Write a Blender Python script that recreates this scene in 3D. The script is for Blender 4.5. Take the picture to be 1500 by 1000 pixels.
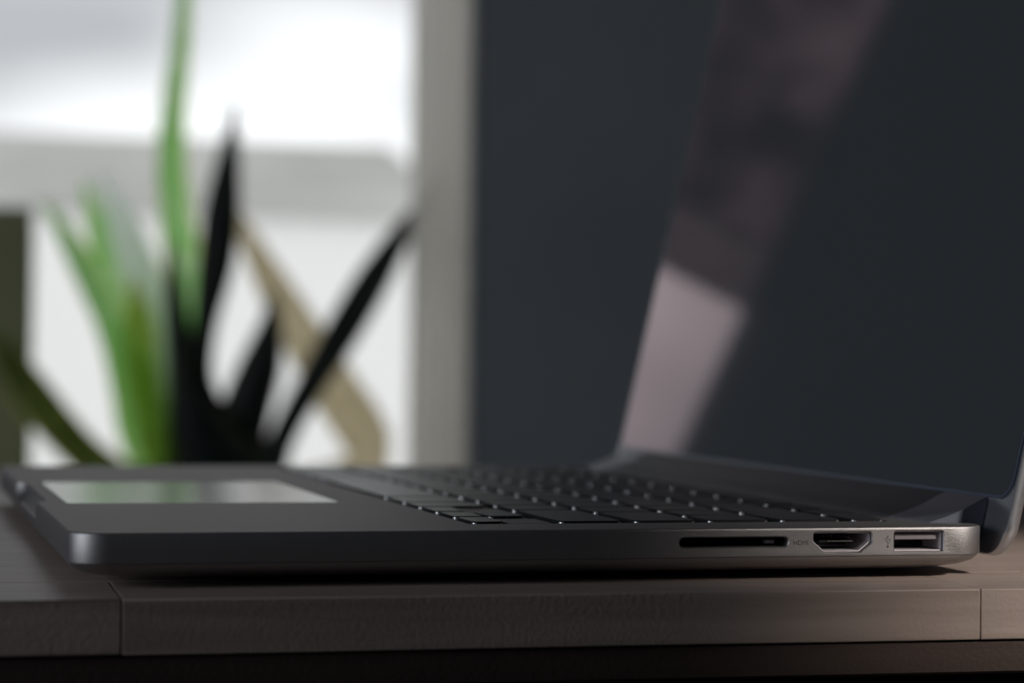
import bpy, bmesh, math, random
from mathutils import Vector, Matrix
random.seed(4)
S = bpy.context.scene
COL = S.collection
for o in list(bpy.data.objects): bpy.data.objects.remove(o)

# All lengths below are millimetres; the laptop's upper deck is z = 0, its near
# long side y = 0, its front edge x = 0.  Z0 lifts everything onto the table.
Z0 = 762.5
def W(x, y, z): return Vector((x * .001, y * .001, (z + Z0) * .001))

# ------------------------------------------------------------------ camera
cam_d = bpy.data.cameras.new('camera'); cam = bpy.data.objects.new('camera', cam_d); COL.objects.link(cam)
cam_d.sensor_width = 36; cam_d.lens = 81.83; cam_d.clip_start = .01; cam_d.clip_end = 300
yaw, pit, rol = .2657, .0075, .0122
s_, c_ = math.sin(yaw), math.cos(yaw)
r0 = Vector((c_, -s_, 0)); f0 = Vector((s_, c_, 0)); u0 = Vector((0, 0, 1))
fw = f0 * math.cos(pit) + u0 * math.sin(pit); u1 = -f0 * math.sin(pit) + u0 * math.cos(pit)
rr = r0 * math.cos(rol) + u1 * math.sin(rol); uu = -r0 * math.sin(rol) + u1 * math.cos(rol)
M4 = Matrix((rr, uu, -fw)).transposed().to_4x4(); M4.translation = W(-40.887, -516.06, 39.29)
cam.matrix_world = M4
cam_d.dof.use_dof = True; cam_d.dof.focus_distance = .553; cam_d.dof.aperture_fstop = 9.8
S.camera = cam

# ------------------------------------------------------------------ world, lights, exposure
S.view_settings.view_transform = 'Standard'; S.view_settings.look = 'None'
S.view_settings.gamma = 1; S.view_settings.exposure = 0; S.view_settings.use_curve_mapping = False
world = bpy.data.worlds.new('overcast_sky'); S.world = world; world.use_nodes = True
nt = world.node_tree; nt.nodes.clear()
N = nt.nodes.new
tc = N('ShaderNodeTexCoord'); mp = N('ShaderNodeMapping'); mp.inputs['Scale'].default_value = (3.2, 3.2, 7.0)
mp.inputs['Location'].default_value = (0.1, 0.9, 0.06)
nz = N('ShaderNodeTexNoise'); nz.inputs['Scale'].default_value = 1.3; nz.inputs['Detail'].default_value = 1.5
cr = N('ShaderNodeValToRGB')
cr.color_ramp.elements[0].position = .36; cr.color_ramp.elements[0].color = (.27, .275, .29, 1)
cr.color_ramp.elements[1].position = .74; cr.color_ramp.elements[1].color = (1.0, 1.0, 1.0, 1)
bg = N('ShaderNodeBackground'); bg.inputs['Strength'].default_value = 2.1
ow = N('ShaderNodeOutputWorld')
nt.links.new(tc.outputs['Generated'], mp.inputs['Vector']); nt.links.new(mp.outputs[0], nz.inputs['Vector'])
nt.links.new(nz.outputs['Fac'], cr.inputs[0]); nt.links.new(cr.outputs[0], bg.inputs[0]); nt.links.new(bg.outputs[0], ow.inputs[0])

def aim(o, loc, to):
    o.location = loc; o.rotation_euler = (to - loc).to_track_quat('-Z', 'Y').to_euler()
ld = bpy.data.lights.new('desk_lamp_light', 'SPOT'); ld.energy = 34; ld.color = (1, .91, .82)
ld.spot_size = math.radians(15.5); ld.spot_blend = .75; ld.shadow_soft_size = .035
lamp = bpy.data.objects.new('desk_lamp_light', ld); COL.objects.link(lamp)
aim(lamp, W(640, -560, 420), W(283, -5, 0))
def area(name, loc, to, sx, sy, energy, color):
    d = bpy.data.lights.new(name, 'AREA'); d.shape = 'RECTANGLE'; d.size = sx; d.size_y = sy
    d.energy = energy; d.color = color
    o = bpy.data.objects.new(name, d); COL.objects.link(o); aim(o, loc, to); return o
area('side_window_light', W(-1480, -230, 360), W(0, -230, 360), .42, .6, 9, (.86, .92, 1.0))
area('fill_light_behind', W(-300, -1600, 700), W(0, 0, 0), 1.4, .9, .30, (.90, .93, 1.0))  # unseen fill added behind the camera to lift the dark near sides

# ------------------------------------------------------------------ materials
def mat(name, col, rough=.5, metal=0, spec=.5, bump=None, noise=None, **kw):
    m = bpy.data.materials.new(name); m.use_nodes = True
    t = m.node_tree; b = t.nodes['Principled BSDF']
    b.inputs['Base Color'].default_value = (*col, 1); b.inputs['Roughness'].default_value = rough
    b.inputs['Metallic'].default_value = metal; b.inputs['Specular IOR Level'].default_value = spec
    for k, v in kw.items(): b.inputs[k.replace('_', ' ')].default_value = v
    if noise or bump:
        g = t.nodes.new('ShaderNodeTexCoord'); n = t.nodes.new('ShaderNodeTexNoise')
        sc, amt = (noise or bump)
        n.inputs['Scale'].default_value = sc; n.inputs['Detail'].default_value = 4
        t.links.new(g.outputs['Object'], n.inputs['Vector'])
        if noise:
            r = t.nodes.new('ShaderNodeValToRGB')
            r.color_ramp.elements[0].position = .3; r.color_ramp.elements[1].position = .7
            r.color_ramp.elements[0].color = (*[c * (1 - amt) for c in col], 1)
            r.color_ramp.elements[1].color = (*[min(1, c * (1 + amt)) for c in col], 1)
            t.links.new(n.outputs['Fac'], r.inputs[0]); t.links.new(r.outputs[0], b.inputs['Base Color'])
        if bump:
            n2 = t.nodes.new('ShaderNodeTexNoise'); n2.inputs['Scale'].default_value = bump[0]; n2.inputs['Detail'].default_value = 2
            t.links.new(g.outputs['Object'], n2.inputs['Vector'])
            bp = t.nodes.new('ShaderNodeBump'); bp.inputs['Strength'].default_value = bump[1]; bp.inputs['Distance'].default_value = .0002
            t.links.new(n2.outputs['Fac'], bp.inputs['Height']); t.links.new(bp.outputs[0], b.inputs['Normal'])
    return m
ALU = mat('bead_blasted_aluminium', (.305, .295, .30), .48, 1, noise=(4500, .10), bump=(5200, .35), Specular_Tint=(.50, .48, .48, 1))
ALU_B = mat('bottom_cover_aluminium', (.36, .35, .35), .42, 1)
ALU_L = mat('lid_aluminium', (.52, .54, .58), .38, 1)
PAD = mat('trackpad_glass', (.20, .20, .195), .17, 0, .25)
PAN = mat('keyboard_pan_black', (.012, .012, .014), .5)
KEY = mat('key_black_plastic', (.012, .012, .014), .40, 0, .5)
KEYS = mat('key_side_plastic', (.010, .010, .012), .8, 0, .15)
KEYC = mat('key_corner_glint', (.16, .16, .17), .28, 0, 1.0, Coat_Weight=1.0, Coat_Roughness=.22)  # corner glints painted in: lighter, glossier copy of the key plastic
HEND = mat('hinge_end_metal', (.085, .095, .125), .5, .7)
HING = mat('hinge_black_plastic', (.012, .015, .02), .6, 0, .25)
GASK = mat('gasket_rubber', (.03, .045, .08), .3)
RUB = mat('foot_rubber', (.012, .012, .012), .7)
PORT = mat('port_steel', (.74, .69, .74), .5, .5)
DARKP = mat('port_black_plastic', (.015, .016, .018), .4)
GREYP = mat('port_grey_plastic', (.20, .185, .20), .45)
GOLD = mat('contact_metal', (.75, .73, .66), .25, 1)
INK = mat('port_lettering_ink', (.045, .045, .05), .5)
def screen_mat():
    m = bpy.data.materials.new('display_glass'); m.use_nodes = True; t = m.node_tree; t.nodes.clear()
    o = t.nodes.new('ShaderNodeOutputMaterial'); x = t.nodes.new('ShaderNodeMixShader'); ad = t.nodes.new('ShaderNodeAddShader')
    d = t.nodes.new('ShaderNodeBsdfDiffuse'); d.inputs[0].default_value = (.004, .005, .006, 1)
    e = t.nodes.new('ShaderNodeEmission'); e.inputs[0].default_value = (.013, .0165, .019, 1)     # faint glow added to lift the dark tone of the display
    g = t.nodes.new('ShaderNodeBsdfGlossy'); g.inputs['Roughness'].default_value = .04; g.inputs[0].default_value = (1, .80, .84, 1)   # pink anti-reflection coating
    fr = t.nodes.new('ShaderNodeFresnel'); fr.inputs[0].default_value = 1.5
    t.links.new(d.outputs[0], ad.inputs[0]); t.links.new(e.outputs[0], ad.inputs[1])
    t.links.new(fr.outputs[0], x.inputs[0]); t.links.new(ad.outputs[0], x.inputs[1]); t.links.new(g.outputs[0], x.inputs[2])
    t.links.new(x.outputs[0], o.inputs[0]); return m
SCR = screen_mat()
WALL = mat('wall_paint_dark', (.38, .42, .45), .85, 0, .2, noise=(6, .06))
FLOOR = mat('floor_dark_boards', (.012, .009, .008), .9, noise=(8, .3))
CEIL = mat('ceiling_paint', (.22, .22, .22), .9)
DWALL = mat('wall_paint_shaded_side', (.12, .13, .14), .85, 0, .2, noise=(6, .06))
REVEAL = mat('reveal_plaster', (.86, .83, .78), .85, 0, .2, noise=(20, .04))
WHITE = mat('window_frame_paint', (.78, .77, .74), .5)
OLIVE = mat('olive_glaze', (.46, .46, .27), .6, noise=(12, .1))
POT = mat('pot_glaze_dark', (.03, .035, .04), .35)
SOIL = mat('potting_soil', (.03, .022, .016), .95, noise=(90, .4))
SNOW = mat('pale_paving', (.78, .78, .79), .9, 0, .1, noise=(.3, .03))
HWALL = mat('neighbour_render', (.86, .85, .83), .9, 0, .1)
HROOF = mat('neighbour_slate', (.42, .417, .40), .85, 0, .1, noise=(.8, .15))
HGLASS = mat('neighbour_window_glass', (.45, .47, .5), .3)
BLIND = mat('mauve_blind_fabric', (.20, .17, .19), .9, 0, .1)

def pane_mat():
    m = bpy.data.materials.new('clear_pane'); m.use_nodes = True; t = m.node_tree; t.nodes.clear()
    o = t.nodes.new('ShaderNodeOutputMaterial'); x = t.nodes.new('ShaderNodeMixShader')
    a = t.nodes.new('ShaderNodeBsdfTransparent'); a.inputs[0].default_value = (.97, .98, .98, 1)
    g = t.nodes.new('ShaderNodeBsdfGlossy'); g.inputs['Roughness'].default_value = .02
    fr = t.nodes.new('ShaderNodeFresnel'); fr.inputs[0].default_value = 1.35
    t.links.new(fr.outputs[0], x.inputs[0]); t.links.new(a.outputs[0], x.inputs[1]); t.links.new(g.outputs[0], x.inputs[2])
    t.links.new(x.outputs[0], o.inputs[0]); return m
PANE = pane_mat()

def wood(name, c1, c2):
    m = bpy.data.materials.new(name); m.use_nodes = True; t = m.node_tree; b = t.nodes['Principled BSDF']
    g = t.nodes.new('ShaderNodeTexCoord'); oi = t.nodes.new('ShaderNodeObjectInfo')
    ad = t.nodes.new('ShaderNodeVectorMath'); ad.operation = 'ADD'
    mp = t.nodes.new('ShaderNodeMapping'); mp.inputs['Scale'].default_value = (14, 260, 260)
    mu = t.nodes.new('ShaderNodeVectorMath'); mu.operation = 'SCALE'; mu.inputs['Scale'].default_value = 3
    cb = t.nodes.new('ShaderNodeCombineXYZ')
    for i in range(3): t.links.new(oi.outputs['Random'], cb.inputs[i])
    t.links.new(cb.outputs[0], mu.inputs[0]); t.links.new(g.outputs['Object'], ad.inputs[0]); t.links.new(mu.outputs[0], ad.inputs[1])
    t.links.new(ad.outputs[0], mp.inputs['Vector'])
    n = t.nodes.new('ShaderNodeTexNoise'); n.inputs['Scale'].default_value = 1; n.inputs['Detail'].default_value = 6; n.inputs['Distortion'].default_value = .4
    t.links.new(mp.outputs[0], n.inputs['Vector'])
    n3 = t.nodes.new('ShaderNodeTexNoise'); n3.inputs['Scale'].default_value = 900; t.links.new(ad.outputs[0], n3.inputs['Vector'])
    r = t.nodes.new('ShaderNodeValToRGB'); r.color_ramp.elements[0].position = .3; r.color_ramp.elements[1].position = .7
    r.color_ramp.elements[0].color = (*c1, 1); r.color_ramp.elements[1].color = (*c2, 1)
    t.links.new(n.outputs['Fac'], r.inputs[0])
    hs = t.nodes.new('ShaderNodeHueSaturation'); ma = t.nodes.new('ShaderNodeMapRange')
    ma.inputs['To Min'].default_value = .95; ma.inputs['To Max'].default_value = 1.04
    t.links.new(oi.outputs['Random'], ma.inputs['Value']); t.links.new(ma.outputs[0], hs.inputs['Value']); t.links.new(r.outputs[0], hs.inputs['Color'])
    t.links.new(hs.outputs[0], b.inputs['Base Color']); b.inputs['Roughness'].default_value = .5
    b.inputs['Specular IOR Level'].default_value = .35
    bp = t.nodes.new('ShaderNodeBump'); bp.inputs['Strength'].default_value = .25; bp.inputs['Distance'].default_value = .0004
    mx = t.nodes.new('ShaderNodeMath'); mx.operation = 'ADD'; t.links.new(n.outputs['Fac'], mx.inputs[0]); t.links.new(n3.outputs['Fac'], mx.inputs[1])
    t.links.new(mx.outputs[0], bp.inputs['Height']); t.links.new(bp.outputs[0], b.inputs['Normal'])
    return m
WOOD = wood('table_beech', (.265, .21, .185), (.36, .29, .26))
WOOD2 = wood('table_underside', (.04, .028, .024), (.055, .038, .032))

# ------------------------------------------------------------------ mesh helpers
def empty(name, loc, label, cat, group=None):
    o = bpy.data.objects.new(name, None); COL.objects.link(o); o.location = loc; o.empty_display_size = .02
    o['label'] = label; o['category'] = cat
    if group: o['group'] = group
    return o
def origin_of(o):
    v = Vector((0, 0, 0))
    while o is not None: v += o.location; o = o.parent
    return v
def link(name, bm, m, parent=None, loc=None, smooth=30, kind=None, mats=None, big=None):
    """bm is in world metres; the object gets its origin at loc (or at its parent's origin)."""
    me = bpy.data.meshes.new(name)
    bmesh.ops.recalc_face_normals(bm, faces=bm.faces)
    po = origin_of(parent) if parent else Vector((0, 0, 0))
    base = loc if loc is not None else po
    bmesh.ops.translate(bm, verts=bm.verts, vec=-base)
    if smooth:
        for f in bm.faces: f.smooth = True
        a = math.radians(smooth)
        for e in bm.edges:
            if len(e.link_faces) == 2 and e.calc_face_angle(0) > a: e.smooth = False
            if big and any(f.calc_area() > big for f in e.link_faces): e.smooth = False
    bm.to_mesh(me); bm.free()
    for x in (mats or [m]): me.materials.append(x)
    o = bpy.data.objects.new(name, me); COL.objects.link(o)
    if parent: o.parent = parent; o.location = base - po
    else: o.location = base
    if kind: o['kind'] = kind
    return o
def copy_obj(src, parent, loc, name=None):
    o = src.copy(); COL.objects.link(o); o.parent = parent; o.location = loc
    if name: o.name = name
    return o
def box(bm, x0, x1, y0, y1, z0, z1, bev=0, seg=1):
    vs = [bm.verts.new(W(x, y, z)) for x in (x0, x1) for y in (y0, y1) for z in (z0, z1)]
    q = [(0, 1, 3, 2), (4, 6, 7, 5), (0, 4, 5, 1), (2, 3, 7, 6), (0, 2, 6, 4), (1, 5, 7, 3)]
    fs = [bm.faces.new([vs[i] for i in f]) for f in q]
    if bev:
        es = list({e for f in fs for e in f.edges})
        bmesh.ops.bevel(bm, geom=es, offset=bev * .001, segments=seg, profile=.5, affect='EDGES')
    return fs
def bxm(*a, **k):
    bm = bmesh.new(); box(bm, *a, **k); return bm
def rrect(a0, a1, b0, b1, r, n=8):
    """rounded rectangle outline in a 2-D plane, counter-clockwise"""
    pts = []
    for cx, cy, st in ((a1 - r, b1 - r, 0), (a0 + r, b1 - r, 90), (a0 + r, b0 + r, 180), (a1 - r, b0 + r, 270)):
        for i in range(n + 1):
            t = math.radians(st + 90 * i / n); pts.append((cx + r * math.cos(t), cy + r * math.sin(t)))
    return pts
def loft(bm, rings, fn, cap0=True, cap1=True):
    R = [[bm.verts.new(fn(p, h)) for p in pts] for pts, h in rings]
    n = len(R[0])
    for A, B in zip(R, R[1:]):
        for i in range(n): bm.faces.new((A[i], A[(i + 1) % n], B[(i + 1) % n], B[i]))
    if cap0: bm.faces.new(R[0][::-1])
    if cap1: bm.faces.new(R[-1])
    return R
def inset_rr(x0, x1, y0, y1, r, d, rk=0, n=8):
    return rrect(x0 + d, x1 - d, y0 + d, y1 - d, max(.05, r - d + rk * d), n)
flat = lambda p, h: W(p[0], p[1], h)              # outline in x/y, height z
side = lambda p, h: W(p[0], h, p[1])              # outline in x/z, depth y
def cut(obj, cutters):
    tmp = []
    for bm in cutters:
        bmesh.ops.recalc_face_normals(bm, faces=bm.faces)
        me = bpy.data.meshes.new('c'); bmesh.ops.translate(bm, verts=bm.verts, vec=-origin_of(obj)); bm.to_mesh(me); bm.free()
        c = bpy.data.objects.new('c', me); COL.objects.link(c); c.location = origin_of(obj); tmp.append(c)
        md = obj.modifiers.new('b', 'BOOLEAN'); md.operation = 'DIFFERENCE'; md.solver = 'EXACT'; md.object = c
    bpy.context.view_layer.update()
    dg = bpy.context.evaluated_depsgraph_get()
    me = bpy.data.meshes.new_from_object(obj.evaluated_get(dg)); obj.modifiers.clear()
    old = obj.data; obj.data = me; me.name = old.name; bpy.data.meshes.remove(old)
    for c in tmp: d = c.data; bpy.data.objects.remove(c); bpy.data.meshes.remove(d)
    bm = bmesh.new(); bm.from_mesh(me)
    for f in bm.faces: f.smooth = True
    for e in bm.edges: e.smooth = not ((len(e.link_faces) == 2 and e.calc_face_angle(0) > math.radians(28)) or any(f.calc_area() > 2e-3 for f in e.link_faces))
    bm.to_mesh(me); bm.free()

# ================================================================== SETTING
WY0, WY1 = 1700, 1956                 # inner face of the window wall, plane of the window
XL, XR, YB = -1500, 1700, -1700
ZF, ZC = -Z0, 1700
WX0, WX1, WZ0, WZ1 = -560, 521, -235, 950     # window opening
# deep window wall: four blocks around the opening
bm = bmesh.new()
loft(bm, [([(XL - 60, WY0), (-258, WY0), (WX0, WY1 + 30), (XL - 60, WY1 + 30)], h) for h in (ZF, ZC)], lambda p, h: W(p[0], p[1], h)); box(bm, WX1, XR + 60, WY0, WY1 - 2, ZF, ZC)
box(bm, -258, WX1, WY0, WY1 + 30, ZF, WZ0); box(bm, -258, WX1, WY0, WY1 + 30, WZ1, ZC)
loft(bm, [([(-258, WY0), (-258, WY1 + 30), (WX0, WY1 + 30)], h) for h in (ZF, WZ0)], lambda p, h: W(p[0], p[1], h))
loft(bm, [([(-258, WY0), (-258, WY1 + 30), (WX0, WY1 + 30)], h) for h in (WZ1, ZC)], lambda p, h: W(p[0], p[1], h))
bm.normal_update()
wb = link('wall_back', bm, WALL, kind='structure', smooth=0)
SY0, SY1, SZ0, SZ1 = -470, 10, 60, 700      # side window opening, left wall
bm = bmesh.new()
box(bm, XL - 60, XL, YB, SY0, ZF, ZC); box(bm, XL - 60, XL, SY1, WY0, ZF, ZC)
box(bm, XL - 60, XL, SY0, SY1, ZF, SZ0); box(bm, XL - 60, XL, SY0, SY1, SZ1, ZC)
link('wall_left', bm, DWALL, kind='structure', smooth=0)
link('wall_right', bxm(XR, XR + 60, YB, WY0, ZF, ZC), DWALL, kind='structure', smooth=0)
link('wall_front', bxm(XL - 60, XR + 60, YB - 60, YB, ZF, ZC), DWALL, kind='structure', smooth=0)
link('floor', bxm(XL - 60, XR + 60, YB - 60, WY1, ZF - 60, ZF), FLOOR, kind='structure', smooth=0)
link('ceiling', bxm(XL - 60, XR + 60, YB - 60, WY1 + 30, ZC, ZC + 60), CEIL, kind='structure', smooth=0)
# plaster lining of the reveal and the sill board
link('trim_1', bxm(WX1 - 5, WX1, WY0 - 4, WY1 - 1, WZ0, WZ1, bev=.8), REVEAL, kind='structure', smooth=0)
link('trim_2', bxm(-250, WX1 - 5, WY0 - 4, WY1 + 8, WZ1 - 5, WZ1), REVEAL, kind='structure', smooth=0)
link('trim_3', bxm(-258, WX1 + 20, WY0 - 40, WY1, WZ0 - 2, WZ0 + 16, bev=3, seg=2), WHITE, kind='structure', smooth=0)

def window(name, x0, x1, z0, z1, y, mull, axis='y', fr=16):
    fr_ = empty(name, W(0, 0, 0), 'x', 'x'); del fr_['label'], fr_['category']; fr_['kind'] = 'structure'
    def B(a0, a1, d0, d1, c0, c1, bev=0):
        return bxm(a0, a1, d0, d1, c0, c1, bev=bev) if axis == 'y' else bxm(d0, d1, a0, a1, c0, c1, bev=bev)
    for a in ((x0, x0 + fr, z0, z1), (x1 - fr, x1, z0, z1), (x0 + fr, x1 - fr, z0, z0 + fr), (x0 + fr, x1 - fr, z1 - fr, z1)):
        link('window_frame', B(a[0], a[1], y, y + 22, a[2], a[3], 1.5), WHITE, fr_, smooth=0)
    if mull is not None: link('mullion', B(mull - 22, mull + 22, y, y + 22, z0 + fr, z1 - fr, 1.5), WHITE, fr_, smooth=0)
    es = [x0 + fr] + ([mull - 22, mull + 22] if mull is not None else []) + [x1 - fr]
    for i in range(0, len(es), 2): link('pane', B(es[i], es[i + 1], y + 9, y + 13, z0 + fr, z1 - fr), PANE, fr_, smooth=0)
window('window_1', WX0 + 5, WX1 + 14, WZ0 + 16, WZ1 - 5, WY1, 0)
window('window_2', SY0, SY1, SZ0, SZ1, XL - 50, None, axis='x')

# ---- outside
link('paved_yard', bxm(-60000, 60000, 2400, 90000, -2100, -2000), SNOW, smooth=0)
g = bpy.data.objects['paved_yard']; g['kind'] = 'structure'
house = empty('house', W(2600, 15000, -2000), 'pale neighbouring house with a grey slate roof outside the window', 'house')
HX0, HX1, HY = 300, 3830, 15000
link('house_wall', bxm(HX0 + 100, HX1 - 100, HY, HY + 5000, -2000, 1020), HWALL, house, smooth=0)
bm = bmesh.new()
pr = [(HY - 80, 1010), (HY + 2500, 1720), (HY + 5400, 1000), (HY + 5400, 900), (HY - 80, 970)]
loft(bm, [(pr, HX0), (pr, HX1)], lambda p, h: W(h, p[0], p[1]))
link('roof', bm, HROOF, house, smooth=0)

# ================================================================== TABLE
TA = math.radians(-1.49)
table = empty('wooden_table', W(0, -19.6, -Z0), 'pale beech block table with finger-jointed front edge under the laptop', 'table')
table.rotation_euler[2] = TA
def tpart(name, bm, m, **k):
    # geometry is given in the table's own frame: x along the edge, y away from it
    return link(name, bm, m, table, loc=None, **k)
def tb(*a, **k):
    bm = bmesh.new(); box(bm, *a, **k); return bm
def tlink(name, x0, x1, y0, y1, z0, z1, m, bev=.5, seg=1):
    bm = tb(x0, x1, y0 - 19.6, y1 - 19.6, z0, z1, bev=bev, seg=seg)
    loc = W((x0 + x1) / 2, (y0 + y1) / 2 - 19.6, (z0 + z1) / 2)
    return link(name, bm, m, table, loc=loc, smooth=30, big=1e-4)
TT, TB = -12.5, -24.3
row = 0; y = 0
while y < 520:
    off = 9.5 if row == 0 else random.uniform(-150, 40)
    x = off - 196.5 * (3 if row else 3)
    k = 0
    while x < 780:
        L = 196.5 if row == 0 else random.choice((180, 230, 260, 310))
        a, b_ = max(x, -560), min(x + L, 780)
        if b_ - a > 12:
            tlink('stave', a + .05, b_ - .05, y + .1, y + 39.9, TB, TT + (random.uniform(-.04, .04) if row else 0), WOOD, bev=.35 if row == 0 else .12, seg=2)
        x += L
    y += 40; row += 1
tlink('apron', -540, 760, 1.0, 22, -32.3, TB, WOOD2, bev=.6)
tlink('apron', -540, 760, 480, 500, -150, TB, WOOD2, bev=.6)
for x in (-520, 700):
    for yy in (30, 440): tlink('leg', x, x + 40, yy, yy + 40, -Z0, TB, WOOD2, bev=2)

# ================================================================== LAPTOP
DX, DY, CR = 221.2, 314, 8.5
lap = empty('laptop', W(DX / 2, DY / 2, -12.5), 'open grey aluminium laptop with black keys and dark glossy display', 'laptop')
bm = bmesh.new()
rr_ = lambda d, n=12: inset_rr(0, DX, 0, DY, CR, d, 0, n)
loft(bm, [(rr_(.25), -6.9), (rr_(.06), -6.8), (rr_(0), -6.6), (rr_(0), -.45), (rr_(.08), -.2), (rr_(.22), -.06), (rr_(.45), 0)], flat)
case = link('top_case', bm, ALU, lap)
def prism(pts, h0, h1, fn=flat):
    b = bmesh.new(); loft(b, [(pts, h0), (pts, h1)], fn); return b
def grow(pts, d):
    n = len(pts); cx = sum(p[0] for p in pts) / n; cy = sum(p[1] for p in pts) / n
    out = []
    for i, p in enumerate(pts):
        a, b = pts[i - 1], pts[(i + 1) % n]
        t = Vector((b[0] - a[0], b[1] - a[1])).normalized(); out.append((p[0] + t.y * d, p[1] - t.x * d))
    return out
def port_cut(pts, depth, ch=.3):
    b = bmesh.new(); loft(b, [(grow(pts, ch + .3), -.3), (pts, ch), (pts, depth)], side); return b
SD = rrect(140.9, 168.1, -4.5, -2.15, 1.15, 6)
US = rrect(195.5, 208.3, -5.85, -1.05, .55, 4)
def hd(d=0):
    x0, x1, zt, zb = 174.5 + d, 189.6 - d, -1.15 - d, -5.85 + d
    raw = [(x1 - 3.0, zb), (x1 - .6, zb + 1.9), (x1, zb + 2.5), (x1, zt - .8), (x1 - .25, zt - .2), (x1 - .8, zt),
           (x0 + .8, zt), (x0 + .25, zt - .2), (x0, zt - .8), (x0, zb + 2.5), (x0 + .6, zb + 1.9), (x0 + 3.0, zb)]
    return raw
HD = hd()
KX0, KX1, KY0, KY1 = 94.9, 203.2, 19.6, 294.4
cutters = [prism(rrect(KX0, KX1, KY0, KY1, 1.8, 4), -1.7, 2),
           prism(rrect(7.0, 80.9, 104.2, 209.8, 2.6, 5), -.7, 2),
           prism(rrect(208.2, 240, 12, 302, 1.5, 4), -9, 3),
           port_cut(SD, 16), port_cut(HD, 13), port_cut(US, 13)]
sc = bmesh.new()                                   # finger scoop in the middle of the front edge
loft(sc, [(rrect(-8, d, 112 - e, 202 + e, min(8, (8 + d) * .49), 6), z) for d, e, z in
          ((1.0, -2.0, -4.6), (2.0, -1, -3.4), (2.8, 0, -1.5), (3.4, .5, 1))], flat)
cutters.append(sc)
cut(case, cutters)

bm = bmesh.new()
prof = [(.35, -6.95), (.55, -7.5), (1.3, -8.4), (3.2, -9.4), (6.5, -10.25), (12, -10.9), (20, -11.3), (28, -11.5)]
loft(bm, [(inset_rr(0, DX, 0, DY, CR, d, 1.35, 12), z) for d, z in prof], flat)
link('bottom_cover', bm, ALU_B, lap, big=2e-2)
for fx in (34, 185):
    for fy in (34, 280):
        b = bmesh.new(); c = [(fx + 8 * math.cos(i * math.pi / 12), fy + 8 * math.sin(i * math.pi / 12)) for i in range(24)]
        loft(b, [(c, -11.3), (c, -12.1), ([(fx + (p[0] - fx) * .9, fy + (p[1] - fy) * .9) for p in c], -12.5)], flat); link('rubber_foot', b, RUB, lap)
b = bmesh.new(); loft(b, [(rrect(7.4, 80.5, 104.6, 209.4, 2.4, 5), -.68), (rrect(7.4, 80.5, 104.6, 209.4, 2.4, 5), -.16), (rrect(7.6, 80.3, 104.8, 209.2, 2.3, 5), -.08)], flat)
link('trackpad', b, PAD, lap, big=2e-3)

# keyboard: black pan and 78 keys
kb = link('keyboard', prism(rrect(KX0 + .05, KX1 - .05, KY0 + .05, KY1 - .05, 1.7, 4), -1.69, -.75), PAN, lap)
KP = 19.0; KSTART = 20.75
cache = {}
def key(x0, dx, ya, dy):
    kk = (round(dx, 2), round(dy, 2))
    cx, cy = x0 + dx / 2, ya + dy / 2
    if kk not in cache:
        b = bmesh.new(); R = lambda d: rrect(cx - dx / 2 + d, cx + dx / 2 - d, cy - dy / 2 + d, cy + dy / 2 - d, 1.9 - d, 4)
        loft(b, [(R(0), -1.3), (R(0), .2), (R(.08), .4), (R(.22), .5)], flat, cap0=False)
        o = link('key', b, KEY, kb, loc=W(cx, cy, -.3), smooth=40, big=6e-5); cache[kk] = o
        o.data.materials.append(KEYS); o.data.materials.append(KEYC)
        for p in o.data.polygons:
            nx, ny, nz = [abs(v) for v in p.normal]
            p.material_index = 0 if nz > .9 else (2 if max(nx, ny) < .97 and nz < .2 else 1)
    else: o = copy_obj(cache[kk], kb, W(cx, cy, -.3) - origin_of(kb))
    return o
RX1 = 117.5
def krow(x0, dx, units, u=KP):
    y = KSTART
    for n in units: key(x0, dx, y, n * u - 3); y += n * u
# bottom row: three arrow columns (two half-height keys in the middle), then option, command, space ...
b0 = 95.9; bd = 18.6
key(b0, 8.0, KSTART, 16); key(b0, 8.0, KSTART + 19, 16); key(b0 + 8.9, 9.7, KSTART + 19, 16); key(b0, 8.0, KSTART + 38, 16)
for ya in (KSTART, KSTART + 38): link('deck_inlay', bxm(b0 + 9.6, b0 + 20, ya, ya + 16, -1.2, -.02, bev=.1), ALU, kb)
y = KSTART + 57
for n in (1, 1.25, 5, 1.25, 1, 1, 1): key(b0, bd, y, n * KP - 3); y += n * KP
krow(RX1, 16, [2.25] + [1] * 10 + [2.25]); krow(RX1 + KP, 16, [1.75] + [1] * 11 + [1.75])
krow(RX1 + 2 * KP, 16, [1] * 13 + [1.5]); krow(RX1 + 3 * KP, 16, [1.5] + [1] * 13)
krow(RX1 + 4 * KP, 8.7, [14.5 / 14] * 14)

# ports
def shell(name, pts, y0, y1, th, m):
    b = bmesh.new(); i = grow(pts, -th)
    A = loft(b, [(pts, y0), (pts, y1)], side, False, True); B = loft(b, [(i, y0), (i, y1 - .3)], side, False, True)
    n = len(pts)
    for k in range(n): b.faces.new((A[0][k], A[0][(k + 1) % n], B[0][(k + 1) % n], B[0][k]))
    return link(name, b, m, lap)
hp = shell('hdmi_port', grow(HD, -.05), .9, 12.8, .25, PORT)
link('contact_tongue', bxm(177.4, 186.4, 3.2, 12, -3.7, -3.2, bev=.1), DARKP, hp)
link('tongue_edge', bxm(179.4, 185.6, 2.9, 3.2, -3.6, -3.3), GOLD, hp)
for i in range(9): link('contact', bxm(178.3 + i * .92, 178.65 + i * .92, 3.0, 11, -2.5, -2.0), DARKP, hp)
link('port_liner', bxm(176.2, 188, 11.2, 12.3, -5.0, -1.7), DARKP, hp)
up = shell('usb_port', grow(US, -.05), .9, 12.8, .22, PORT)
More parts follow.
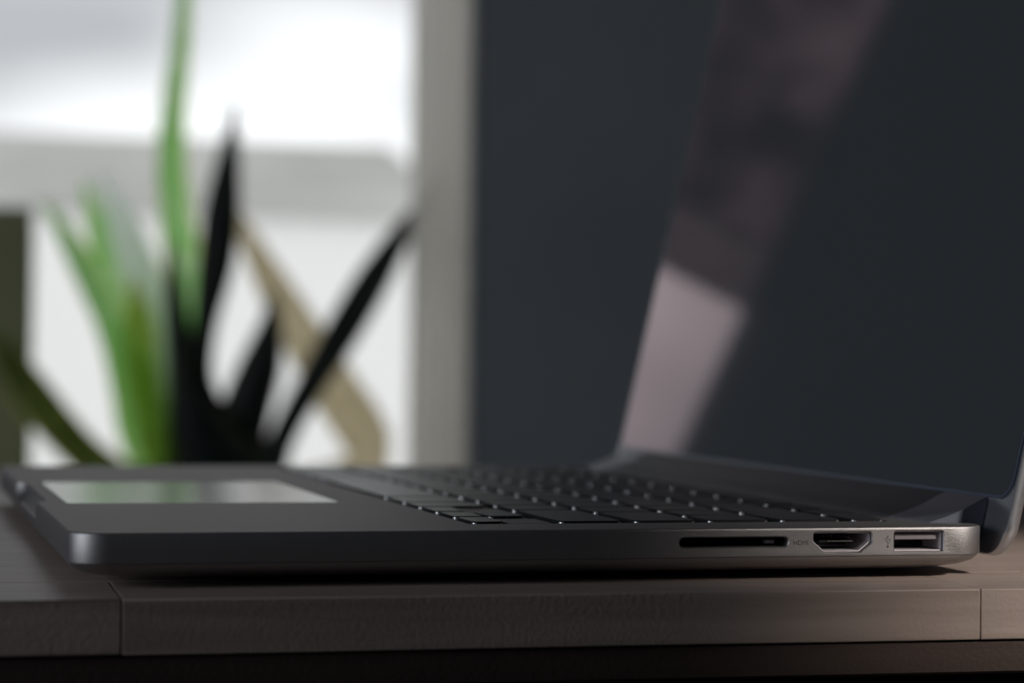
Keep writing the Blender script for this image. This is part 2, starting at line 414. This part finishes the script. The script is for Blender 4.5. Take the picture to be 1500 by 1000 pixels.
link('contact_tongue', bxm(196.4, 207.4, 1.8, 12, -3.15, -1.75, bev=.1), GREYP, up)
link('port_liner', bxm(196, 207.8, 11.2, 12.3, -5.4, -3.2), DARKP, up)
sp = shell('card_slot', grow(SD, -.04), 2.2, 15.8, .12, DARKP)
link('spring_contact', bxm(163.8, 166.2, 4.0, 6.5, -4.0, -3.1, bev=.1), PORT, sp)

# lettering beside the ports
def text(name, s, x, z, size, parent, rot=0):
    cu = bpy.data.curves.new(name, 'FONT'); cu.body = s; cu.size = size * .001; cu.extrude = .00001; cu.align_x = 'CENTER'; cu.align_y = 'CENTER'
    t = bpy.data.objects.new(name, cu); COL.objects.link(t); bpy.context.view_layer.update()
    me = bpy.data.meshes.new_from_object(t.evaluated_get(bpy.context.evaluated_depsgraph_get()))
    bpy.data.objects.remove(t); bpy.data.curves.remove(cu)
    me.transform(Matrix.Rotation(math.radians(90), 4, 'X')); me.transform(Matrix.Rotation(0, 4, 'Y'))
    me.materials.append(INK); o = bpy.data.objects.new(name, me); COL.objects.link(o); o.parent = parent
    o.location = W(x, -.012, z) - origin_of(parent); o['label'] = 'small dark "%s" lettering' % s
    return o
text('port_lettering', 'HDMI', 171.3, -3.6, 1.55, lap)
b = bmesh.new()
def bar(b, x0, z0, x1, z1, w=.11):
    d = Vector((x1 - x0, z1 - z0)).normalized(); nx, nz = -d.y * w / 2, d.x * w / 2
    loft(b, [([(x0 + nx, z0 + nz), (x1 + nx, z1 + nz), (x1 - nx, z1 - nz), (x0 - nx, z0 - nz)], h) for h in (-.012, .004)], side)
ux, uz = 193.7, -3.4
bar(b, ux, uz - 1.3, ux, uz + 1.0); bar(b, ux, uz - .7, ux + .5, uz - .2); bar(b, ux + .5, uz - .2, ux + .5, uz + .3)
bar(b, ux, uz - .4, ux - .5, uz + .1); bar(b, ux - .5, uz + .1, ux - .5, uz + .6)
def disc(b, x, z, r, n=10): loft(b, [([(x + r * math.cos(i * 2 * math.pi / n), z + r * math.sin(i * 2 * math.pi / n)) for i in range(n)], h) for h in (-.012, .004)], side)
disc(b, ux, uz - 1.3, .28); disc(b, ux - .5, uz + .65, .16); bar(b, ux + .34, uz + .4, ux + .66, uz + .4, .32)
loft(b, [([(ux - .25, uz + .9), (ux + .25, uz + .9), (ux, uz + 1.4)], h) for h in (-.012, .004)], side)
o = link('port_symbol', b, INK, lap); o['label'] = 'small dark trident symbol beside the rear port'

# hinge cover
hp_ = [(208.9, -5.5), (208.9, -1.2), (209.6, -.3), (211.5, .5), (215, 1.5), (219.5, 3.2), (223.4, 5.2), (226.0, 6.4), (226.4, 5.6), (224.2, -3.6), (221, -5.5)]
b = bmesh.new(); loft(b, [(hp_, 36), (hp_, 278)], lambda p, h: W(p[0], h, p[1])); link('hinge_cover', b, HING, lap, smooth=35)
for ya, yb in ((12.6, 35.9), (278.1, 301.4)):
    b = bmesh.new(); loft(b, [(hp_, ya), (hp_, yb)], lambda p, h: W(p[0], h, p[1])); o = link('hinge_end', b, HEND, lap, smooth=35); o['label'] = 'blue grey metal end of the hinge'

# display lid
LA = math.radians(12.7); LX, LZ = 223.7, -7.5
def L(p, n): return W(LX + p[1] * math.sin(LA) - n * math.cos(LA), p[0], LZ + p[1] * math.cos(LA) + n * math.sin(LA))
LH = 218
lr = lambda d, n=12: rrect(d, DY - d, d, LH - d, CR - d * .8, n)
b = bmesh.new()
loft(b, [(lr(.5), 0), (lr(.2), -.06), (lr(0), -.35), (lr(0), -1.8), (lr(.3), -2.7), (lr(1.0), -3.5), (lr(2.4), -4.1), (lr(5), -4.5)], L)
lid = link('display_lid', b, ALU_L, lap, smooth=40, big=1e-2)
def band(o, i, n0, n1):
    b = bmesh.new(); A = [[b.verts.new(L(p, n)) for p in q] for q, n in ((o, n0), (o, n1), (i, n1), (i, n0))]
    k = len(o)
    for a, c in ((0, 1), (1, 2), (2, 3)):
        for j in range(k): b.faces.new((A[a][j], A[a][(j + 1) % k], A[c][(j + 1) % k], A[c][j]))
    return b
GB = 14.2
gr = lambda d, n=12: rrect(d, DY - d, GB + d - 1.2, LH - d, 7.5 - d, n)
link('rubber_gasket', band(gr(1.1), gr(1.9), -.05, .28), GASK, lid)
b = bmesh.new(); loft(b, [(gr(1.95), -.05), (gr(1.95), .12), (gr(2.1), .18)], L, cap0=False); link('display_glass', b, SCR, lid, big=2e-3)

# ================================================================== WINDOW SILL THINGS
SILL = WZ0 + 16
PXX, PYY = 292, 1838
plant = empty('snake_plant', W(PXX, PYY, SILL), 'potted snake plant with upright lit and shaded green leaves on the window sill', 'plant')
b = bmesh.new()
circ = lambda r, n=36: [(PXX + r * math.cos(2 * math.pi * i / n), PYY + r * math.sin(2 * math.pi * i / n)) for i in range(n)]
loft(b, [(circ(48), SILL), (circ(52), SILL + 4), (circ(66), SILL + 105), (circ(70), SILL + 112), (circ(70), SILL + 122), (circ(65), SILL + 122), (circ(62), SILL + 104)], flat)
link('pot', b, POT, plant)
b = bmesh.new(); loft(b, [(circ(60, 24), SILL + 104), (circ(60, 24), SILL + 110)], flat); link('soil', b, SOIL, plant)

def leaf_mat(name, dark, light, edge, trans):
    m = bpy.data.materials.new(name); m.use_nodes = True; t = m.node_tree; p = t.nodes['Principled BSDF']
    uv = t.nodes.new('ShaderNodeUVMap'); uv.uv_map = 'UVMap'; sep = t.nodes.new('ShaderNodeSeparateXYZ'); t.links.new(uv.outputs[0], sep.inputs[0])
    mpn = t.nodes.new('ShaderNodeMapping'); mpn.inputs['Scale'].default_value = (1.2, 22, 1); t.links.new(uv.outputs[0], mpn.inputs['Vector'])
    n = t.nodes.new('ShaderNodeTexNoise'); n.inputs['Scale'].default_value = 1; n.inputs['Detail'].default_value = 3; t.links.new(mpn.outputs[0], n.inputs['Vector'])
    r = t.nodes.new('ShaderNodeValToRGB'); r.color_ramp.elements[0].position = .38; r.color_ramp.elements[1].position = .74
    r.color_ramp.elements[0].color = (*dark, 1); r.color_ramp.elements[1].color = (*light, 1); t.links.new(n.outputs['Fac'], r.inputs[0])
    a = t.nodes.new('ShaderNodeMath'); a.operation = 'SUBTRACT'; a.inputs[1].default_value = .5; t.links.new(sep.outputs['X'], a.inputs[0])
    ab = t.nodes.new('ShaderNodeMath'); ab.operation = 'ABSOLUTE'; t.links.new(a.outputs[0], ab.inputs[0])
    gt = t.nodes.new('ShaderNodeMath'); gt.operation = 'GREATER_THAN'; gt.inputs[1].default_value = .40; t.links.new(ab.outputs[0], gt.inputs[0])
    mx = t.nodes.new('ShaderNodeMix'); mx.data_type = 'RGBA'; t.links.new(gt.outputs[0], mx.inputs['Factor']); t.links.new(r.outputs[0], mx.inputs['A']); mx.inputs['B'].default_value = (*edge, 1)
    t.links.new(mx.outputs['Result'], p.inputs['Base Color']); p.inputs['Roughness'].default_value = .5
    tr = t.nodes.new('ShaderNodeBsdfTranslucent'); t.links.new(mx.outputs['Result'], tr.inputs[0])
    ms = t.nodes.new('ShaderNodeMixShader'); ms.inputs[0].default_value = trans
    o = t.nodes['Material Output']; t.links.new(p.outputs[0], ms.inputs[1]); t.links.new(tr.outputs[0], ms.inputs[2]); t.links.new(ms.outputs[0], o.inputs[0])
    return m
LG = leaf_mat('leaf_green_lit', (.48, .80, .36), (.86, .97, .76), (.90, .95, .6), .9)  # lit copy of the leaf green, brightness put into the colour
LM = leaf_mat('leaf_mint_lit', (.92, .97, .94), (.98, .99, .98), (.9, .95, .85), .92)  # bright highlight on the left leaves put into a near-white colour
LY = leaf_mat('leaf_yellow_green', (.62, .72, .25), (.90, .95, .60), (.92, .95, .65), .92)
LD = leaf_mat('leaf_green_shaded', (.010, .016, .016), (.02, .035, .025), (.05, .06, .03), .08)  # shaded copy of the leaf green, shade put into the colour
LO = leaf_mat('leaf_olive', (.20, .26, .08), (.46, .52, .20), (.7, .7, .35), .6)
LT = leaf_mat('leaf_dry_tan', (.78, .71, .55), (.88, .82, .68), (.8, .74, .6), .85)

CX, CY, CZ = -40.887, -516.06, 39.29
def at(px, py, Y):
    d = fw * 3409.5 + rr * (px - 750) - uu * (py - 500); k = (Y - CY) / d.y
    return (CX + d.x * k, Y, CZ + d.z * k)
def leaf(pts, y0, y1, m, label=None, tw=0, fold=.18):
    """pts: (pixel x, pixel y, pixel width) along the spine from root to tip; y0..y1 depth in the room"""
    n = 18; b = bmesh.new(); uvl = b.loops.layers.uv.new('UVMap'); rows = []
    K = len(pts) - 1
    for i in range(n + 1):
        t = i / n * K; k = min(int(t), K - 1); f = t - k
        P = [pts[max(0, min(K, k + j))] for j in (-1, 0, 1, 2)]
        h = lambda q: .5 * (2 * P[1][q] + (P[2][q] - P[0][q]) * f + (2 * P[0][q] - 5 * P[1][q] + 4 * P[2][q] - P[3][q]) * f * f + (3 * P[1][q] - P[0][q] - 3 * P[2][q] + P[3][q]) * f ** 3)
        x, z, w = h(0), h(1), max(.6, h(2))
        rows.append((Vector(at(x, z, y0 + (y1 - y0) * i / n)), w * .84))
    prev = None
    for i, (c, w) in enumerate(rows):
        a = rows[max(0, i - 1)][0]; e = rows[min(n, i + 1)][0]; t = (e - a).normalized()
        ang = tw * i / n
        sd = t.cross(Vector((0, 1, 0))).normalized(); nn = sd.cross(t).normalized()
        sdv = sd * math.cos(ang) + nn * math.sin(ang); nv = sdv.cross(t).normalized()
        cur = []
        for top in (0, 1):
            for u in (-1, -.5, 0, .5, 1):
                q = c + sdv * (u * w / 2) + nv * ((u * u - .5) * w * fold + (1.1 if top else -1.1) * (1 - abs(u) * .8))
                cur.append(b.verts.new(W(*q)))
        if prev:
            def F(v, us):
                fc = b.faces.new(v)
                for lp, uvv in zip(fc.loops, us): lp[uvl].uv = uvv
            v0, v1 = (i - 1) / n, i / n
            for k in range(4):
                ua, ub = k / 4, (k + 1) / 4
                F((prev[k], prev[k + 1], cur[k + 1], cur[k]), ((ua, v0), (ub, v0), (ub, v1), (ua, v1)))
                F((prev[5 + k], cur[5 + k], cur[6 + k], prev[6 + k]), ((ua, v0), (ua, v1), (ub, v1), (ub, v0)))
            F((prev[0], cur[0], cur[5], prev[5]), ((0, v0), (0, v1), (0, v1), (0, v0)))
            F((prev[4], prev[9], cur[9], cur[4]), ((1, v0), (1, v0), (1, v1), (1, v1)))
        prev = cur
    o = link('leaf', b, m, plant, smooth=60)
    if label: o['label'] = label
leaf([(268, 745, 34), (262, 600, 46), (266, 470, 50), (264, 370, 46), (250, 250, 40), (253, 150, 34), (264, 60, 28), (270, -40, 20), (272, -110, 3)], 1850, 1850, LG, 'tall lit green leaf reaching past the others', tw=1.0)
leaf([(258, 760, 26), (232, 706, 40), (205, 640, 52), (190, 560, 52), (165, 480, 44), (130, 410, 40), (95, 345, 28), (60, 290, 4)], 1835, 1806, LG, 'lit green leaf leaning left', tw=.9)
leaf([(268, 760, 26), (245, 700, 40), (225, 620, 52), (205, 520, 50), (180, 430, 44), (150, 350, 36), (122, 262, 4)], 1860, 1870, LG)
leaf([(275, 760, 20), (246, 700, 28), (236, 600, 34), (228, 490, 48), (206, 400, 48), (176, 320, 34), (145, 250, 3)], 1812, 1808, LM, 'lit mint leaf')
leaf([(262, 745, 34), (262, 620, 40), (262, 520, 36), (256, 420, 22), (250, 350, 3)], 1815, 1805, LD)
leaf([(300, 745, 60), (312, 640, 60), (296, 560, 30), (300, 480, 30), (318, 380, 46), (328, 290, 42), (346, 150, 4)], 1825, 1815, LD, 'shaded green leaf standing upright')
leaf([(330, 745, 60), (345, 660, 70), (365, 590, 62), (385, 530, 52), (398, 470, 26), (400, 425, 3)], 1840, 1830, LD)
leaf([(385, 745, 40), (410, 650, 34), (452, 570, 36), (500, 490, 44), (550, 405, 42), (600, 325, 22), (650, 262, 3)], 1825, 1806, LD, 'long shaded green leaf leaning right')
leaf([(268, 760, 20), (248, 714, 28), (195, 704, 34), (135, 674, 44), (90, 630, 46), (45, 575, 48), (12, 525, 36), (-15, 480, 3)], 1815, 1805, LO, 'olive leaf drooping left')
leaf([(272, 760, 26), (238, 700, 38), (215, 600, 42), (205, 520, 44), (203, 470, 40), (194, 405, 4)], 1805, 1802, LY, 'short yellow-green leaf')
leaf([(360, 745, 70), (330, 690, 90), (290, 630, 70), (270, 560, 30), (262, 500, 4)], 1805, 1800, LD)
leaf([(372, 760, 20), (395, 716, 30), (460, 708, 40), (528, 690, 50), (538, 645, 64), (505, 590, 64), (455, 510, 56), (405, 425, 44), (365, 350, 24), (345, 300, 3)], 1858, 1905, LT, 'dry tan leaf bent over to the right')

# roller blind half lowered over the left casement
bl = empty('roller_blind', W(-285, 1936, 920), 'mauve roller blind half lowered over the left casement, seen in the display', 'blind')
BLT = bpy.data.materials.new('mauve_translucent_fabric'); BLT.use_nodes = True; t = BLT.node_tree; t.nodes.clear()
o_ = t.nodes.new('ShaderNodeOutputMaterial'); a_ = t.nodes.new('ShaderNodeBsdfTranslucent'); d_ = t.nodes.new('ShaderNodeBsdfDiffuse'); x_ = t.nodes.new('ShaderNodeMixShader')
n_ = t.nodes.new('ShaderNodeTexNoise'); n_.inputs['Scale'].default_value = 7; g_ = t.nodes.new('ShaderNodeTexCoord'); r_ = t.nodes.new('ShaderNodeValToRGB')
r_.color_ramp.elements[0].position = .35; r_.color_ramp.elements[0].color = (.30, .27, .29, 1); r_.color_ramp.elements[1].position = .6; r_.color_ramp.elements[1].color = (.85, .76, .80, 1)
t.links.new(g_.outputs['Object'], n_.inputs['Vector']); t.links.new(n_.outputs['Fac'], r_.inputs[0]); t.links.new(r_.outputs[0], a_.inputs[0]); d_.inputs[0].default_value = (.3, .27, .3, 1)
x_.inputs[0].default_value = .8; t.links.new(d_.outputs[0], x_.inputs[1]); t.links.new(a_.outputs[0], x_.inputs[2]); t.links.new(x_.outputs[0], o_.inputs[0])
link('blind_fabric', bxm(-540, -26, 1935, 1936, 452, 905), BLT, bl, smooth=0)
link('bottom_rail', bxm(-540, -26, 1931, 1940, 449, 454, bev=1), BLT, bl, smooth=0)
SHE = BLT.copy(); SHE.name = 'sheer_hem_fabric'
SHE.node_tree.nodes['Color Ramp'].color_ramp.elements[0].color = (.62, .56, .58, 1); SHE.node_tree.nodes['Color Ramp'].color_ramp.elements[1].color = (.72, .70, .71, 1)
link('sheer_hem', bxm(-540, -26, 1935, 1935.6, 374, 449), SHE, bl, smooth=0)
b = bmesh.new(); loft(b, [([(1936 + 16 * math.cos(i * math.pi / 8), 908 + 16 * math.sin(i * math.pi / 8)) for i in range(16)], x) for x in (-545, -22)], lambda p, h: W(h, p[0], p[1])); link('roller', b, BLIND, bl)

# narrow sheer curtain at the right of the opening
sc_ = empty('sheer_curtain', W(495, 1738, SILL + 4), 'narrow cream sheer curtain gathered beside the dark wall right of the plant', 'curtain')
SHM = bpy.data.materials.new('cream_sheer'); SHM.use_nodes = True; t = SHM.node_tree; t.nodes.clear()
o_ = t.nodes.new('ShaderNodeOutputMaterial'); a_ = t.nodes.new('ShaderNodeBsdfTranslucent'); d_ = t.nodes.new('ShaderNodeBsdfDiffuse'); x_ = t.nodes.new('ShaderNodeMixShader')
a_.inputs[0].default_value = (.98, .95, .90, 1); d_.inputs[0].default_value = (.80, .76, .70, 1); x_.inputs[0].default_value = .95
t.links.new(d_.outputs[0], x_.inputs[1]); t.links.new(a_.outputs[0], x_.inputs[2]); tp_ = t.nodes.new('ShaderNodeBsdfTransparent'); y_ = t.nodes.new('ShaderNodeMixShader'); y_.inputs[0].default_value = .22
t.links.new(x_.outputs[0], y_.inputs[1]); t.links.new(tp_.outputs[0], y_.inputs[2]); t.links.new(y_.outputs[0], o_.inputs[0])
b = bmesh.new(); q = [(474 + 41.0 * i / 40 + 2.2 * math.sin(i * .85), 1768 - 60.0 * i / 40 + 3 * math.sin(i * .85 + 1)) for i in range(41)]
rows = [[b.verts.new(W(x, y, z)) for x, y in q] for z in (SILL + 4, 925)]
for i in range(40): b.faces.new((rows[0][i], rows[0][i + 1], rows[1][i + 1], rows[1][i]))
link('fabric', b, SHM, sc_, smooth=60)
b = bmesh.new(); loft(b, [([(518 - 44 * k + 3 * math.cos(i * math.pi / 5), 1704 + 64 * k, 934 + 3 * math.sin(i * math.pi / 5)) for i in range(10)], 0) for k in (.02, 1.03)], lambda p, h: W(*p)); link('curtain_rod', b, WHITE, sc_)
for k in (.1, .35, .6, .85): link('ring', bxm(518 - 44 * k - 3, 518 - 44 * k + 3, 1704 + 64 * k - 1, 1704 + 64 * k + 1, 924, 939.5), WHITE, sc_, smooth=0)

# olive block beside the plant
X0, zt = at(-95, 300, 1862)[0], at(25, 303, 1862)[2]
X1 = at(50, 400, 1862)[0]
bx = empty('olive_canister', W((X0 + X1) / 2, 1895, SILL), 'tall olive green canister on the window sill left of the plant', 'canister')
b = bmesh.new(); loft(b, [(rrect(X0, X1, 1860, 1930, 8, 5), SILL), (rrect(X0, X1, 1860, 1930, 8, 5), zt - 22)], flat); link('body', b, OLIVE, bx)
b = bmesh.new(); loft(b, [(rrect(X0 + 1, X1 - 1, 1861, 1929, 8, 5), zt - 21), (rrect(X0 + 1, X1 - 1, 1861, 1929, 8, 5), zt - 3), (rrect(X0 + 4, X1 - 4, 1864, 1926, 7, 5), zt)], flat); link('canister_lid', b, OLIVE, bx)
